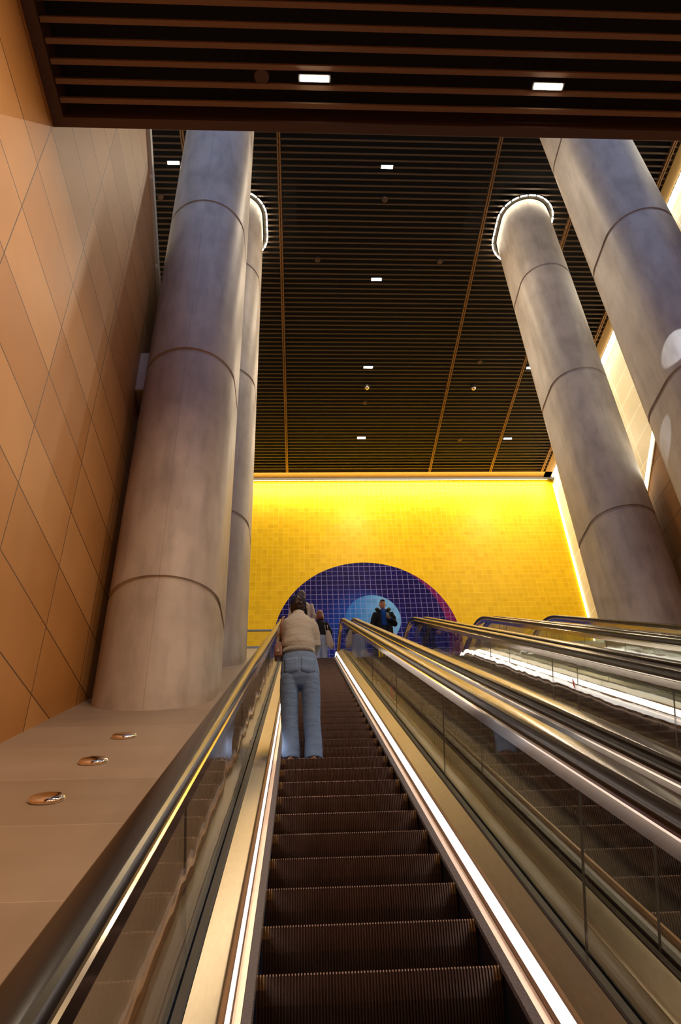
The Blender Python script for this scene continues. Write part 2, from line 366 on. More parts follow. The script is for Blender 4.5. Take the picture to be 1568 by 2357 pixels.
# low slatted ceiling above the viewer
m = MB().box(XL, XR, -9.2, 3.5, LOWZ+.64, 12.4); struct(m, 'added_sky_block', MT['rear'])  # unseen block added above the low ceiling to limit sky light on the columns
m = MB().box(XL, XR, -9, 4.28, LOWZ+.32, LOWZ+.62); struct(m, 'ceiling_low_void', MT['black'])
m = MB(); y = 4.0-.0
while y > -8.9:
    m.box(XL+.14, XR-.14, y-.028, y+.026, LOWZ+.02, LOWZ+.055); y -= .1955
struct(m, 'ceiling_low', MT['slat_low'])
m = MB().box(XL, XR, 4.17, 4.28, LOWZ, LOWZ+.62); m.box(XL, XL+.13, -9, 4.17, LOWZ, LOWZ+.33); m.box(XR-.13, XR, -9, 4.17, LOWZ, LOWZ+.33)
struct(m, 'trim_11', MT['fascia'])

# ------------------------------------------------------------------ columns
def stadium(xc, yc, L, r, n=20):
    return [(xc+r*cos(a), yc+L+r*sin(a)) for a in [pi*i/n for i in range(n+1)]]+[(xc+r*cos(a), yc+r*sin(a)) for a in [pi+pi*i/n for i in range(n+1)]]
LC = .65; RC = .745
cols = [(CXL, 9.03, 'concrete column standing close to the tan wall on the left', 'left'), (CXL, 13.37, 'concrete column behind the leftmost one, light ring at its top', ''),
        (CXR, 9.03, 'massive concrete column cut off by the right edge, lit blue at the top', ''), (CXR, 13.37, 'slimmer looking right concrete column with a full light ring at its top', '')]
for xc, yc, lab, _ in cols:
    zt = UPZ+.2; zb = ramp_z(yc-RC)-.05; zz = [(zb, 0)]
    for gz in (5.05, 9.38, 13.68, 17.95):
        if gz > zb+.3: zz += [(gz-.05, 0), (gz-.038, .028), (gz+.038, .028), (gz+.05, 0)]
    zz.append((zt, 0)); m = MB()
    m.loft([[(x-xc, y-yc, z) for x, y in stadium(xc, yc, LC, RC-d)] for z, d in zz])
    o = m.build('concrete_column', MT['concrete'], smooth=True); o.location = (xc, yc, 0)
    e = o.modifiers.new('split', 'EDGE_SPLIT'); e.split_angle = radians(30)
    tag(o, lab, 'column', 'tall concrete columns')
for xc, lab in ((CXL, 'glowing light ring around the top of the second left column'), (CXR, 'glowing light ring around the top of the right rear column')):
    yc = 13.37; root = empty('ring_light', (xc, yc, UPZ), lab, 'light', 'ring lights at the column tops')
    out = stadium(0, 0, LC, RC+.155, 16); inn = stadium(0, 0, LC, RC+.03, 16)
    m = MB(); n = len(out)
    m.loft([[(out[i][0], out[i][1], -.06), (out[i][0], out[i][1], .06), (inn[i][0], inn[i][1], .06), (inn[i][0], inn[i][1], -.06)] for i in list(range(n))+[0]], cap=False)
    m.build('trough', MT['housing'], root)
    pts = stadium(0, 0, LC, RC+.14, 60); pts.append(pts[0]); acc = [0]
    for a, b in zip(pts, pts[1:]): acc.append(acc[-1]+math.hypot(b[0]-a[0], b[1]-a[1]))
    def at(t):
        t %= acc[-1]
        for i in range(len(acc)-1):
            if acc[i+1] >= t:
                f = (t-acc[i])/max(1e-9, acc[i+1]-acc[i]); return (pts[i][0]+(pts[i+1][0]-pts[i][0])*f, pts[i][1]+(pts[i+1][1]-pts[i][1])*f)
    NS = 26; L = acc[-1]/NS
    for k in range(NS):
        m = MB(); rr = []
        for j in range(5):
            t = k*L+(L-.06)*j/4; a = at(t); b = at(t+.01); dx, dy = b[0]-a[0], b[1]-a[1]; q = math.hypot(dx, dy); nx, ny = dy/q*.014, -dx/q*.014
            rr.append([(a[0]-nx, a[1]-ny, -.085), (a[0]+nx, a[1]+ny, -.085), (a[0]+nx, a[1]+ny, -.061), (a[0]-nx, a[1]-ny, -.061)])
        m.loft(rr); m.build('light_segment', MT['ring'], root)
# concrete bracket between left column and wall
m = MB().box(XL, -2.42, 8.83, 9.5, 9.0, 9.9); bevel(tag(m.build('concrete_bracket', MT['concrete']), 'small concrete bracket wedged between the tan wall and left column', 'bracket'), .02)

# ------------------------------------------------------------------ ceiling fittings
def fixture(x, y, z, wd, dp, label, group, led):
    root = empty('ceiling_light', (x, y, z), label, 'light', group)
    m = MB().box(-wd/2-.02, wd/2+.02, -dp/2-.012, dp/2+.012, 0.0, .07); m.build('housing', MT['housing'], root)
    m = MB().box(-wd/2, wd/2, -dp/2, dp/2, -.008, -.001); m.build('diffuser', led, root)
for i, (x, y) in enumerate(LOWFIX):
    lab = {0: 'brightest rectangular downlight in the low ceiling, left of centre', 1: 'bright rectangular downlight at the right of the low ceiling'}.get(i, 'rectangular downlight of the low ceiling above and behind the viewer')
    fixture(x, y, LOWZ, .31, .058, lab, 'downlights in the low ceiling', MT['ledlow'])
ul = ['nearest small downlight on the centre line of the high ceiling', 'second downlight on the centre line, between two round sensors', 'third downlight on the centre line, just before the dome camera',
      'farthest downlight on the centre line, close to the yellow wall', 'small downlight half hidden by the right rear column', 'downlight at the far right close to the yellow wall', 'small bright downlight between the tan wall and the left column']
for (x, y), lab in zip(UPFIX, ul): fixture(x, y, UPZ, .34, .10, lab, 'downlights in the high ceiling', MT['ledup'])
sl = [(.66, 14.91, 'round ceiling sensor left of the second downlight'), (2.70, 12.74, 'round ceiling sensor between the first two centre downlights'), (4.73, 14.92, 'round ceiling sensor right of the second downlight'),
      (6.94, 19.35, 'round ceiling sensor just right of the long bronze trim, above the dome camera'), (2.68, 21.54, 'round ceiling sensor just beyond the centre dome camera'), (6.92, 23.76, 'round ceiling sensor left of the far right downlight'),
      (-4.13, 12.78, 'round ceiling sensor beside the edge of the tan wall')]
for x, y, lab in sl:
    m = MB().ell([(0, 0, -.05, .07, .07), (0, 0, -.045, .09, .09), (0, 0, .02, .09, .09)], 20)
    o = m.build('ceiling_sensor', MT['fascia']); o.location = (x, y, UPZ-.02); tag(o, lab, 'sensor', 'round sensors in the high ceiling')
m = MB().ell([(0, 0, -.04, .055, .055), (0, 0, -.035, .078, .078), (0, 0, .03, .078, .078)], 24)
o = m.build('ceiling_speaker', MT['fascia']); o.location = (-.37, 3.71, LOWZ+.06); tag(o, 'dark round speaker in the low ceiling left of the brightest downlight', 'speaker')
for x, y, lab in ((2.70, 20.65, 'dome camera hanging on the centre line of the ceiling'), (6.94, 20.66, 'dome camera hanging right of the long bronze ceiling trim')):
    root = empty('dome_camera', (x, y, UPZ), lab, 'camera', 'dome cameras under the high ceiling')
    MB().ell([(0, 0, -.08, .11, .11), (0, 0, .05, .12, .12)]).build('mount', MT['housing'], root, True)
    MB().sph((0, 0, -.09), .10).build('dome', MT['chrome'], root, True)

# ------------------------------------------------------------------ escalators
PITCHX = 1.64; CE = [.295+PITCHX*i for i in range(4)]
HW = .465
def step_mesh():
    m = MB(); nr = 78; xs = []; pit = 2*HW/nr
    for i in range(nr):
        x = -HW+i*pit; xs += [(x, 0), (x+pit*.40, 0), (x+pit*.55, 1), (x+pit*.85, 1)]
    xs.append((HW, 0))
    prof = [(.41, 0, 0, 1), (.02, 0, 0, 1), (.004, -.001, -.5, .8), (0, -.008, -1, .15), (.004, -.05, -1, 0), (.012, -.10, -1, -.1), (.028, -.16, -1, -.15), (.055, -.235, -1, -.3)]
    dp = .011; rings = []
    for y, z, ny, nz in prof:
        rings.append([(x, y-ny*dp*g, z-nz*dp*g) for x, g in xs])
    b = len(m.v); n = len(xs)
    for r in rings: m.v += r
    for i in range(len(rings)-1):
        for j in range(n-1):
            m.cur = 1 if (i <= 3 and i >= 1 and (xs[j][0] < -HW+.035 or xs[j][0] > HW-.035)) else 0
            m.face((b+i*n+j, b+(i+1)*n+j, b+(i+1)*n+j+1, b+i*n+j+1))
    m.cur = 0
    m.box(-HW, HW, .06, .40, -.22, -.03)
    return m
STEP = step_mesh()
step_me = STEP.build('step', None, None, False, [MT['step'], MT['tipc']])
seg_p, seg_s0 = .4136, 2.992
def at_path(s):                       # point of the nosing line at distance s (arc at the top included)
    if s <= ST: return P(s)
    yt, zt = P(ST); cyt, czt = yt+S3*RAD, zt-C3*RAD; a = T30-(s-ST)/RAD
    if a > 0: return (cyt-sin(a)*RAD, czt+cos(a)*RAD)
    return (cyt+(-a)*RAD, czt+RAD)
sides = {-1: 'left', 1: 'right'}
el = ['escalator with a woman in jeans riding up it, seen straight ahead', 'second escalator, ridden by the man in the black jacket',
      'third escalator from the left, glass full of white light streaks', 'rightmost escalator, in front of the right columns']
hr_prof = [(-.043, -.014), (-.044, .002), (-.041, .014), (-.033, .022), (-.026, .024), (.026, .024), (.033, .022), (.041, .014), (.044, .002), (.043, -.014), (.034, -.017), (.033, -.005), (-.033, -.005), (-.034, -.017)]
def hpath(base):
    p = [(y+ny*base, z+nz*base, ny, nz) for y, z, ny, nz in PATH]
    cyy, czz, R = 19.0, LAND+base-.36, .36
    for i in range(1, 13):
        a = pi/2-pi*i/12; p.append((cyy+R*cos(a), czz+R*sin(a), cos(a), sin(a)))
    return p
HB = .850; DG = .690
HP_ = hpath(HB)
for e, c in enumerate(CE):
    root = empty('escalator', (c, 0, LANDLOW), el[e], 'escalator', 'escalators side by side'); loc = (c, 0, LANDLOW)
    first_s = -2.4
    k0 = int((first_s-seg_s0)/seg_p); k = k0
    while True:
        s_ = seg_s0+k*seg_p; y, z = at_path(s_)
        if y > 17.6: break
        if y > 16.9: z = LAND
        if e == 0 and k == k0: o = step_me; o.parent = root
        else:
            o = step_me.copy(); COL.objects.link(o); o.parent = root
        o.location = (0, y, z-LANDLOW); k += 1
    for sg in (-1, 1):
        def part(prof, name, mat, pth=PATH, base=0., smooth=False, edge=False):
            m = MB(); sweep(m, prof, pth, c, sg, base=base); m.mi[-2:] = [1, 1] if edge else [0, 0]; return local(m.build(name, mat, root, smooth, [mat, MT['glass_edge']] if edge else None), loc)
        part(rect(.472, .500, -.34, -.012), 'skirt_panel', MT['skirt'])
        part([(.462, -.012), (.498, -.012), (.498, .008), (.466, .004)], 'brush_guard', MT['brush'])
        part([(.500, -.012), (.528, -.012), (.528, .016), (.520, .012), (.500, .008)], 'edge_profile', MT['ivory'])
        part([(.530, .0), (.536, .0), (.536, .046), (.530, .046)], 'edge_profile', MT['bronze'])
        part([(.530, .048), (.545, .048), (.545, .122), (.532, .122)], 'light_strip', MT['led'])
        part([(.532, .124), (.546, .05), (.555, .05), (.555, .120), (.548, .132), (.536, .132)], 'edge_profile', MT['bronze'])
        part([(.555, .04), (.648, .05), (.648, .170), (.555, .114)], 'inner_deck', MT['steel'])
        part([(.650, .06), (DG-.008, .06), (DG-.008, .180), (.656, .180), (.650, .172)], 'glass_seal', MT['gasket'])
        part([(DG+.008, .06), (.712, .06), (.712, .165), (DG+.008, .175)], 'glass_seal', MT['gasket'])
        oe = .84 if (e == 0 and sg < 0) or (e == 3 and sg > 0) else PITCHX/2-.001
        part([(.714, .04), (oe, .04), (oe, .124), (.714, .160)], 'outer_deck', MT['steel'])
        part(hr_prof, 'handrail', MT['rubber'], HP_, 0., True).modifiers.new('es', 'EDGE_SPLIT').split_angle = radians(25)
        part([(-.028+DG, -.006), (-.028+DG, -.030), (-.020+DG, -.046), (.020+DG, -.046), (.028+DG, -.030), (.028+DG, -.006)], 'handrail_guide', MT['dark'], HP_)
        part([(DG-.030, -.046), (DG-.036, -.052), (DG-.036, -.060), (DG-.028, -.066), (DG+.028, -.066), (DG+.036, -.060), (DG+.036, -.052), (DG+.030, -.046)], 'guide_bead', MT['polish'], HP_)
        part([(DG-.024, -.066), (DG-.023, -.118), (DG+.023, -.118), (DG+.024, -.066)], 'guide_band', MT['polish'], HP_)
        # glass panels between perpendicular joints
        js = [SB]+[2.68+2.54*i for i in range(-1, 6)]+[ST-.12]
        for a, b in zip(js, js[1:]):
            pp = [(*P(a+.003), -S3, C3), (*P(b-.003), -S3, C3)]
            part(rect(DG-.004, DG+.004, .10, .738), 'glass_panel', MT['glass'], pp, edge=True)
        part(rect(DG-.004, DG+.004, .10, .738), 'glass_panel', MT['glass'], [(*P(ST-.11), -S3, C3)]+PATH[10:], edge=True)
    for y, z, nm in ((17.3, LAND, 'landing_plate'), (-6.2, LANDLOW, 'landing_plate')):
        local(MB().box(c-.46, c+.46, y, y+(2.2 if y > 0 else 2.0), z-.05, z+.004).build(nm, MT['steel'], root), loc)
# handrail profile was swept around d = 0: move each rail out over its glass
for o in [o for o in bpy.data.objects if o.name.split('.')[0] == 'handrail']:
    sgn = None
hl = [o for o in bpy.data.objects if o.name.split('.')[0] == 'handrail']
for i, o in enumerate(hl):
    for v in o.data.vertices: v.co.x += (-DG if i % 2 == 0 else DG)

# small marks on the glass
def on_glass(c, sg, s, o, w_, h_, name, mat, lab, cat):
    x = c+sg*(DG-.008); m = MB(); y, z = P(s, o); m.loft([[(x+dx, y-w_/2, z), (x+dx, y, z-h_/2), (x+dx, y+w_/2, z), (x+dx, y, z+h_/2)] for dx in (-.001, .001)])
    return tag(m.build(name, mat), lab, cat, 'red marks on the glass')
on_glass(CE[0], 1, 8.1, .36, .05, .16, 'red_sticker', MT['red'], 'red sticker on the glass right of the nearest steps', 'sticker')
on_glass(CE[1], 1, 7.15, .54, .045, .12, 'red_sticker', MT['red'], 'red sticker on the farther glass, above the white light streaks', 'sticker')
y, z = P(7.0, .115); root = None
m = MB(); m.loft([[(CE[0]+x, *P(s, o)) for s, o in ((6.93, .11), (6.99, .11), (6.99, .14), (6.93, .14))] for x in (.595, .684)])
tag(m.build('deck_stop', MT['fascia']), 'small brown bar lying across the right metal deck', 'bar')

# polished discs on the paving
for s_, lab in ((7.22, 'farthest of the three polished metal discs, nearest the column'), (6.17, 'middle one of the three polished metal discs on the paving'), (5.08, 'nearest and largest looking polished metal disc, near the left edge')):
    m = MB().ell([(0, 0, 0, .112, .112), (0, 0, .008, .116, .116), (0, 0, .024, .108, .108), (0, 0, .034, .09, .09), (0, 0, .038, .05, .05), (0, 0, .039, .002, .002)], 40)
    o = m.build('metal_disc', MT['chrome'], smooth=True); y, z = P(s_, OF); o.location = (-1.635, y, z); o.rotation_euler = (T30, 0, 0)
    tag(o, lab, 'disc', 'metal discs on the sloping paving')

# guard on the landing edge left of the escalators
for xa, xb, lab in ((XL+.02, -.56, 'steel guard rail in front of the yellow wall, left of the escalators'), (6.1, XR-.02, 'steel guard rail at the head of the right slope')):
    loc = (xa, 16.8, ramp_z(ytop)); root = empty('guard_rail', loc, lab, 'railing', 'guard rails at the landing edge'); zt = .5175*16.8; zc = ramp_z(ytop)
    local(bevel(MB().box(xa, xb, 16.76, 16.82, zt-.045, zt).build('top_rail', MT['grey'], root), .01), loc)
    local(MB().box(xa, xb, 16.785, 16.795, zc+.04, zt-.045).build('glass_pane', MT['glass'], root), loc)
    local(MB().box(xa, xb, 16.755, 16.86, zc-.02, zc+.06).build('base_rail', MT['grey'], root), loc)

# ------------------------------------------------------------------ people
def head(m, x, y, z, f=1, k=1.):       # f=+1 looks away from the camera
    m.ell([(x, y+f*.03*k, z-.118*k, .030*k, .035*k), (x, y+f*.025*k, z-.105*k, .047*k, .055*k), (x, y+f*.012*k, z-.07*k, .060*k, .075*k), (x, y+f*.005*k, z-.02*k, .071*k, .089*k),
           (x, y, z+.03*k, .075*k, .095*k), (x, y, z+.07*k, .068*k, .086*k), (x, y, z+.1*k, .045*k, .06*k), (x, y, z+.115*k, .012*k, .018*k)], 24)
    for sg in (-1, 1): m.sph((x+sg*.077*k, y, z-.01*k), .010*k, .020*k, .032*k)
    m.loft([[(x+dx*w_, y+f*(.085+d)*k, z+dz*k) for dx, dz in ((-1, 0), (0, .012), (1, 0), (0, -.008))] for w_, d, dz in ((.014, -.01, 0), (.010, .014, 0), (.004, .024, 0))])
def hand(m, wrist, d, up_, side, k=1., curl=.5):
    w_ = Vector(wrist); d = Vector(d).normalized(); up_ = Vector(up_).normalized(); lat = d.cross(up_)*side
    m.tube([w_-d*.03*k, w_+d*.02*k, w_+d*.06*k, w_+d*.085*k], [.024*k, .030*k, .036*k, .030*k])
    for i, L in enumerate((.062, .07, .066, .052)):
        b = w_+d*.08*k+lat*(.027-.018*i)*k; c1 = b+(d*cos(curl)-up_*sin(curl))*L*.5*k; c2 = c1+(d*cos(curl*2.4)-up_*sin(curl*2.4))*L*.5*k
        m.tube([b-d*.03*k, b, c1, c2], [.010*k, .0095*k, .009*k, .007*k], 8)
    b = w_+d*.03*k+lat*.03*k; m.tube([b-lat*.01*k, b+lat*.02*k+d*.02*k, b+lat*.022*k+d*.05*k-up_*.01*k], [.013*k, .011*k, .008*k], 8)

def person(loc, label): return empty('person', loc, label, 'person')

# --- woman in the grey-beige jacket, from behind
L0 = (0.0, 6.62, 2.115)
root = person(L0, 'person in a navy cap, grey-beige jacket and wide blue jeans, standing with their back turned')
HX = -.012
m = MB(); head(m, HX, 6.70, 3.730, 1)
m.tube([(HX, 6.66, 3.52), (HX, 6.675, 3.62), (HX, 6.69, 3.70)], [.065, .048, .05])
m.ell([(HX, 6.60, 3.02, .13, .09), (HX, 6.60, 3.15, .12, .085), (HX, 6.62, 3.35, .135, .09), (HX, 6.64, 3.50, .13, .085), (HX, 6.65, 3.58, .06, .06)])
for sg, xs_, xe in ((-1, -.135, -.175), (1, .108, .142)):
    m.tube([(xs_, 6.64, 3.50), (xe, 6.67, 3.28), ((xs_+xe)/2*.75, 6.87, 3.225)], [.042, .036, .026])
    hand(m, ((xs_+xe)/2*.75, 6.87, 3.225), (-sg*.35, 1, .1), (0, -.2, 1), sg, .92, .6)
    hx = -.085 if sg < 0 else .095
    m.tube([(hx, 6.60, 3.0), (hx, 6.60, 2.58), (hx, 6.63, 2.20), (hx, 6.63, 2.16)], [.085, .052, .036, .04])
body = fuse(local(m.build('body', MT['skin'], root), L0), .008)
m = MB()
for hx, kx, fx_ in ((-.100, -.099, -.088), (.098, .104, .116)):
    R = [(fx_, 6.655, 2.150, .081, .115), (fx_, 6.65, 2.20, .083, .110), (fx_+.002, 6.64, 2.32, .077, .098), (kx, 6.62, 2.50, .078, .088), (kx, 6.61, 2.64, .083, .094), (hx, 6.60, 2.78, .090, .108), (hx*.93, 6.595, 2.90, .094, .118), (hx*.6, 6.6, 2.98, .10, .11)]
    m.ell(R, 26)
m.ell([(0, 6.60, 2.80, .13, .09), (0, 6.59, 2.87, .178, .118), (0, 6.585, 2.94, .186, .124), (-.002, 6.59, 3.04, .176, .115), (-.006, 6.60, 3.13, .160, .105), (-.01, 6.605, 3.20, .152, .10)], 30)
jeans = fuse(local(m.build('jeans', MT['denim'], root), L0), .009, 2)
for sx in (-.085, .075):
    m = MB(); g_ = []
    for j in range(7):
        g_.append([(sx-L0[0]+(i/6-.5)*.128, -.17, .80+.15*j/6+(-.018*(1-abs(i/3-1)) if j == 0 else 0)) for i in range(7)])
    m.loft(g_, closed=False); o = m.build('back_pocket', MT['denim'], root, True)
    sw = o.modifiers.new('wrap', 'SHRINKWRAP'); sw.target = jeans; sw.wrap_method = 'PROJECT'; sw.use_project_y = True; sw.offset = .0015
    so = o.modifiers.new('thick', 'SOLIDIFY'); so.thickness = .002; so.offset = 0
m = MB()
m.ell([(-.008, 6.600, 3.128, .146, .100), (-.010, 6.60, 3.145, .154, .106), (-.010, 6.60, 3.185, .150, .104), (-.012, 6.60, 3.20, .160, .112), (-.014, 6.60, 3.24, .160, .118), (-.014, 6.61, 3.33, .150, .116), (-.014, 6.625, 3.43, .156, .114),
       (-.014, 6.64, 3.50, .158, .108), (-.014, 6.65, 3.55, .130, .092), (-.013, 6.655, 3.585, .092, .075), (-.012, 6.66, 3.61, .066, .066), (-.012, 6.668, 3.632, .058, .062), (-.012, 6.672, 3.645, .056, .060)], 36)
m.tube([(-.125, 6.64, 3.525), (-.158, 6.64, 3.46), (-.182, 6.645, 3.38), (-.196, 6.66, 3.28), (-.165, 6.75, 3.235), (-.12, 6.86, 3.225)], [.052, .056, .053, .050, .046, .034], 16)
m.tube([(.098, 6.64, 3.525), (.130, 6.64, 3.46), (.149, 6.645, 3.38), (.160, 6.66, 3.28), (.13, 6.75, 3.235), (.085, 6.86, 3.225)], [.052, .056, .053, .050, .046, .034], 16)
fuse(local(m.build('jacket', MT['shirt'], root), L0), .008, 3)
m = MB()
for i in range(46):
    a = pi+pi*(i+.5)/46; x_ = -.010+.155*cos(a); y_ = 6.60+.107*sin(a)
    m.tube([(x_, y_, 3.142), (x_, y_-.002, 3.165), (x_, y_, 3.19)], .0042, 6)
local(m.build('rib_hem', MT['shirt'], root, True), L0)
# cap and hair
m = MB()
m.ell([(HX, 6.70, 3.692, .074, .085), (HX, 6.695, 3.715, .081, .100), (HX, 6.695, 3.74, .083, .103), (HX, 6.70, 3.79, .083, .103), (HX, 6.70, 3.83, .073, .09), (HX, 6.70, 3.855, .052, .066), (HX, 6.70, 3.869, .015, .02)], 30)
m.ell([(HX, 6.81, 3.742, .06, .05), (HX, 6.815, 3.75, .062, .055), (HX, 6.815, 3.757, .058, .05)], 24)
cap = local(m.build('cap', MT['navy'], root, True), L0)
local(MB().ell([(HX, 6.604, 3.752, .032, .010), (HX, 6.600, 3.775, .030, .010), (HX, 6.606, 3.80, .016, .008)], 18).build('cap_opening', MT['hair'], cap, True), L0)
m = MB().ell([(HX, 6.66, 3.668, .040, .045), (HX, 6.655, 3.69, .062, .062), (HX, 6.66, 3.72, .070, .07), (HX, 6.66, 3.74, .06, .06)], 24)
m.sph((HX-.004, 6.588, 3.745), .030, .020, .030); m.sph((HX+.012, 6.580, 3.765), .020, .018, .018); m.sph((HX-.016, 6.588, 3.722), .026, .018, .018); m.sph((HX+.022, 6.590, 3.728), .016, .014, .014)
fuse(local(m.build('hair', MT['hair'], root), L0), .007, 1)
local(MB().box(HX-.008, HX+.008, 6.585, 6.592, 3.800, 3.806).build('cap_badge', MT['white'], cap), L0)
for fx_ in (-.088, .116):
    m = MB().ell([(fx_, 6.66, 2.116, .046, .115), (fx_, 6.66, 2.13, .048, .118), (fx_, 6.65, 2.16, .044, .10), (fx_, 6.63, 2.20, .036, .05)], 20)
    local(m.build('shoe', MT['brown'], root, True), L0)
for o in list(root.children)+list(cap.children):
    if o.name.split('.')[0] in ('cap', 'hair', 'cap_opening', 'cap_badge'): local(o, (0, 0, .022))
# shoulder bag
LB_ = (-.205, 6.57, 3.17); rb = empty('shoulder_bag', LB_, 'small brown leather bag with a strap on the left shoulder of the capped person', 'bag')
m = MB().ell([(0, 0, -.075, .030, .055), (0, 0, -.06, .040, .075), (0, 0, 0, .036, .070), (0, 0, .06, .026, .055), (0, 0, .068, .015, .04)], 4)
m.v = [(x*1.0, y, z) for x, y, z in m.v]
m2 = MB(); m2.loft([[(dx*w_, dy*d_, z) for dx, dy in ((-1, -1), (1, -1), (1, 1), (-1, 1))] for w_, d_, z in ((.034, .055, -.085), (.040, .065, -.07), (.038, .065, .02), (.028, .05, .055), (.018, .035, .066))])
bevel(m2.build('pouch', MT['brown'], rb, True), .008, 3)
fl = bevel(MB().box(-.026, .026, -.070, -.064, -.045, .035).build('flap', MT['tan_strap'], rb), .003)
MB().box(-.006, .006, -.074, -.069, -.035, -.012).build('clasp', MT['chrome'], fl)
MB().tube([(0.012, 0, .06), (.018, 0, .10)], .007, 8).build('strap_ring', MT['chrome'], rb, True)
m = MB(); sp_ = [(.018, -.0, .10), (.022, -.035, .19), (.030, -.05, .27), (.040, -.035, .345), (.048, .02, .385), (.052, .09, .40), (.05, .15, .35), (.04, .20, .20), (.02, .12, .05)]
m.loft([[(p[0]-.012, p[1], p[2]), (p[0]+.012, p[1], p[2]), (p[0]+.012, p[1]+.003, p[2]+.003), (p[0]-.012, p[1]+.003, p[2]+.003)] for p in sp_])
m.build('strap', MT['tan_strap'], rb, True)

def walker(loc, f, label, H=1.74, hairm='hair', top='black_cloth', bottom='pale', hw=.20, arms=None, longhair=False, hands_k=1., gap=.09):
    """standing adult: body, top, trousers, hair, shoes; f=+1 back to camera"""
    x, y, z = loc; root = person(loc, label); k = H/1.75; Q = lambda a, b, c: (a*k, b*k, c*k)
    arms = arms or {-1: [(-.17, 0, 1.40), (-.235, 0, 1.13), (-.22, .10, .90)], 1: [(.17, 0, 1.40), (.235, 0, 1.13), (.22, .10, .90)]}
    m = MB(); head(m, 0, .0, 1.632*k, f, k)
    m.tube([Q(0, 0, 1.42), Q(0, 0, 1.50), Q(0, f*.01, 1.58)], [.075*k, .055*k, .055*k])
    m.ell([(*Q(0, 0, .88), .14*k, .1*k), (*Q(0, 0, 1.05), .13*k, .09*k), (*Q(0, 0, 1.25), .155*k, .10*k), (*Q(0, 0, 1.38), .16*k, .095*k), (*Q(0, 0, 1.45), .08*k, .06*k)])
    for sg, pl in arms.items():
        m.tube([Q(*p) for p in pl], [.048*k, .040*k, .028*k]); d = Vector(pl[2])-Vector(pl[1])
        hand(m, Q(*pl[2]), d, (0, -1, .2) if f < 0 else (0, 1, .2), sg, k*hands_k, .55 if f > 0 else .9)
        m.tube([Q(sg*gap, 0, .92), Q(sg*gap, 0, .5), Q(sg*gap, 0, .06)], [.085*k, .055*k, .04*k])
    fuse(m.build('body', MT['skin'], root), .008)
    m = MB()
    for sg in (-1, 1):
        m.ell([(*Q(sg*(gap+.01), 0, .05), .085*k, .10*k), (*Q(sg*(gap+.005), 0, .30), .08*k, .09*k), (*Q(sg*gap, 0, .5), .08*k, .09*k), (*Q(sg*gap, 0, .75), .095*k, .11*k), (*Q(sg*gap*.8, 0, .92), .10*k, .11*k)])
    m.ell([(*Q(0, 0, .78), .12*k, .09*k), (*Q(0, 0, .88), .18*k, .125*k), (*Q(0, 0, .98), .165*k, .115*k), (*Q(0, 0, 1.06), .145*k, .10*k)])
    fuse(m.build('trousers', MT[bottom], root), .010, 2)
    m = MB(); r = hw
    m.ell([(*Q(0, 0, 1.0), r*.86*k, .125*k), (*Q(0, 0, 1.12), r*.84*k, .12*k), (*Q(0, 0, 1.28), r*.92*k, .125*k), (*Q(0, 0, 1.37), r*.90*k, .12*k), (*Q(0, 0, 1.43), r*.66*k, .10*k), (*Q(0, 0, 1.47), .08*k, .075*k), (*Q(0, 0, 1.50), .066*k, .066*k)])
    for sg, pl in arms.items():
        q = [Vector(p) for p in pl]; m.tube([Q(*q[0]), Q(*(q[0].lerp(q[1], .5))), Q(*q[1]), Q(*q[1].lerp(q[2], .93))], [.064*k, .062*k, .057*k, .044*k])
    o = fuse(m.build('top' if top != 'beige' else 'jacket', MT[top], root), .010, 3)
    for sg in (-1, 1):
        MB().ell([(*Q(sg*(gap+.01), f*.05, 0.0), .045*k, .12*k), (*Q(sg*(gap+.01), f*.05, .03), .047*k, .125*k), (*Q(sg*(gap+.01), f*.02, .08), .04*k, .07*k)]).build('shoe', MT['brown'], root, True)
    m = MB()
    if longhair:
        m.ell([(*Q(0, -f*.065, 1.455), .085*k, .040*k), (*Q(0, -f*.06, 1.50), .108*k, .060*k), (*Q(0, -f*.05, 1.55), .104*k, .075*k), (*Q(0, -f*.03, 1.60), .094*k, .09*k), (*Q(0, -f*.012, 1.68), .090*k, .098*k), (*Q(0, 0, 1.735), .06*k, .07*k), (*Q(0, 0, 1.76), .012*k, .012*k)])
    else:
        if f < 0: m.ell([(*Q(0, -.055, 1.700), .062*k, .038*k), (*Q(0, -.058, 1.715), .066*k, .045*k), (*Q(0, -.050, 1.745), .052*k, .045*k), (*Q(0, -.03, 1.765), .02*k, .02*k)])
        m.ell([(*Q(0, -f*.048, 1.575), .055*k, .045*k), (*Q(0, -f*.035, 1.62), .076*k, .066*k), (*Q(0, -f*.022, 1.67), .081*k, .084*k), (*Q(0, -f*.008, 1.71), .075*k, .09*k), (*Q(0, 0, 1.745), .048*k, .06*k), (*Q(0, 0, 1.762), .012*k, .012*k)])
    fuse(m.build('hair', MT[hairm], root), .008, 1)
    return root, k

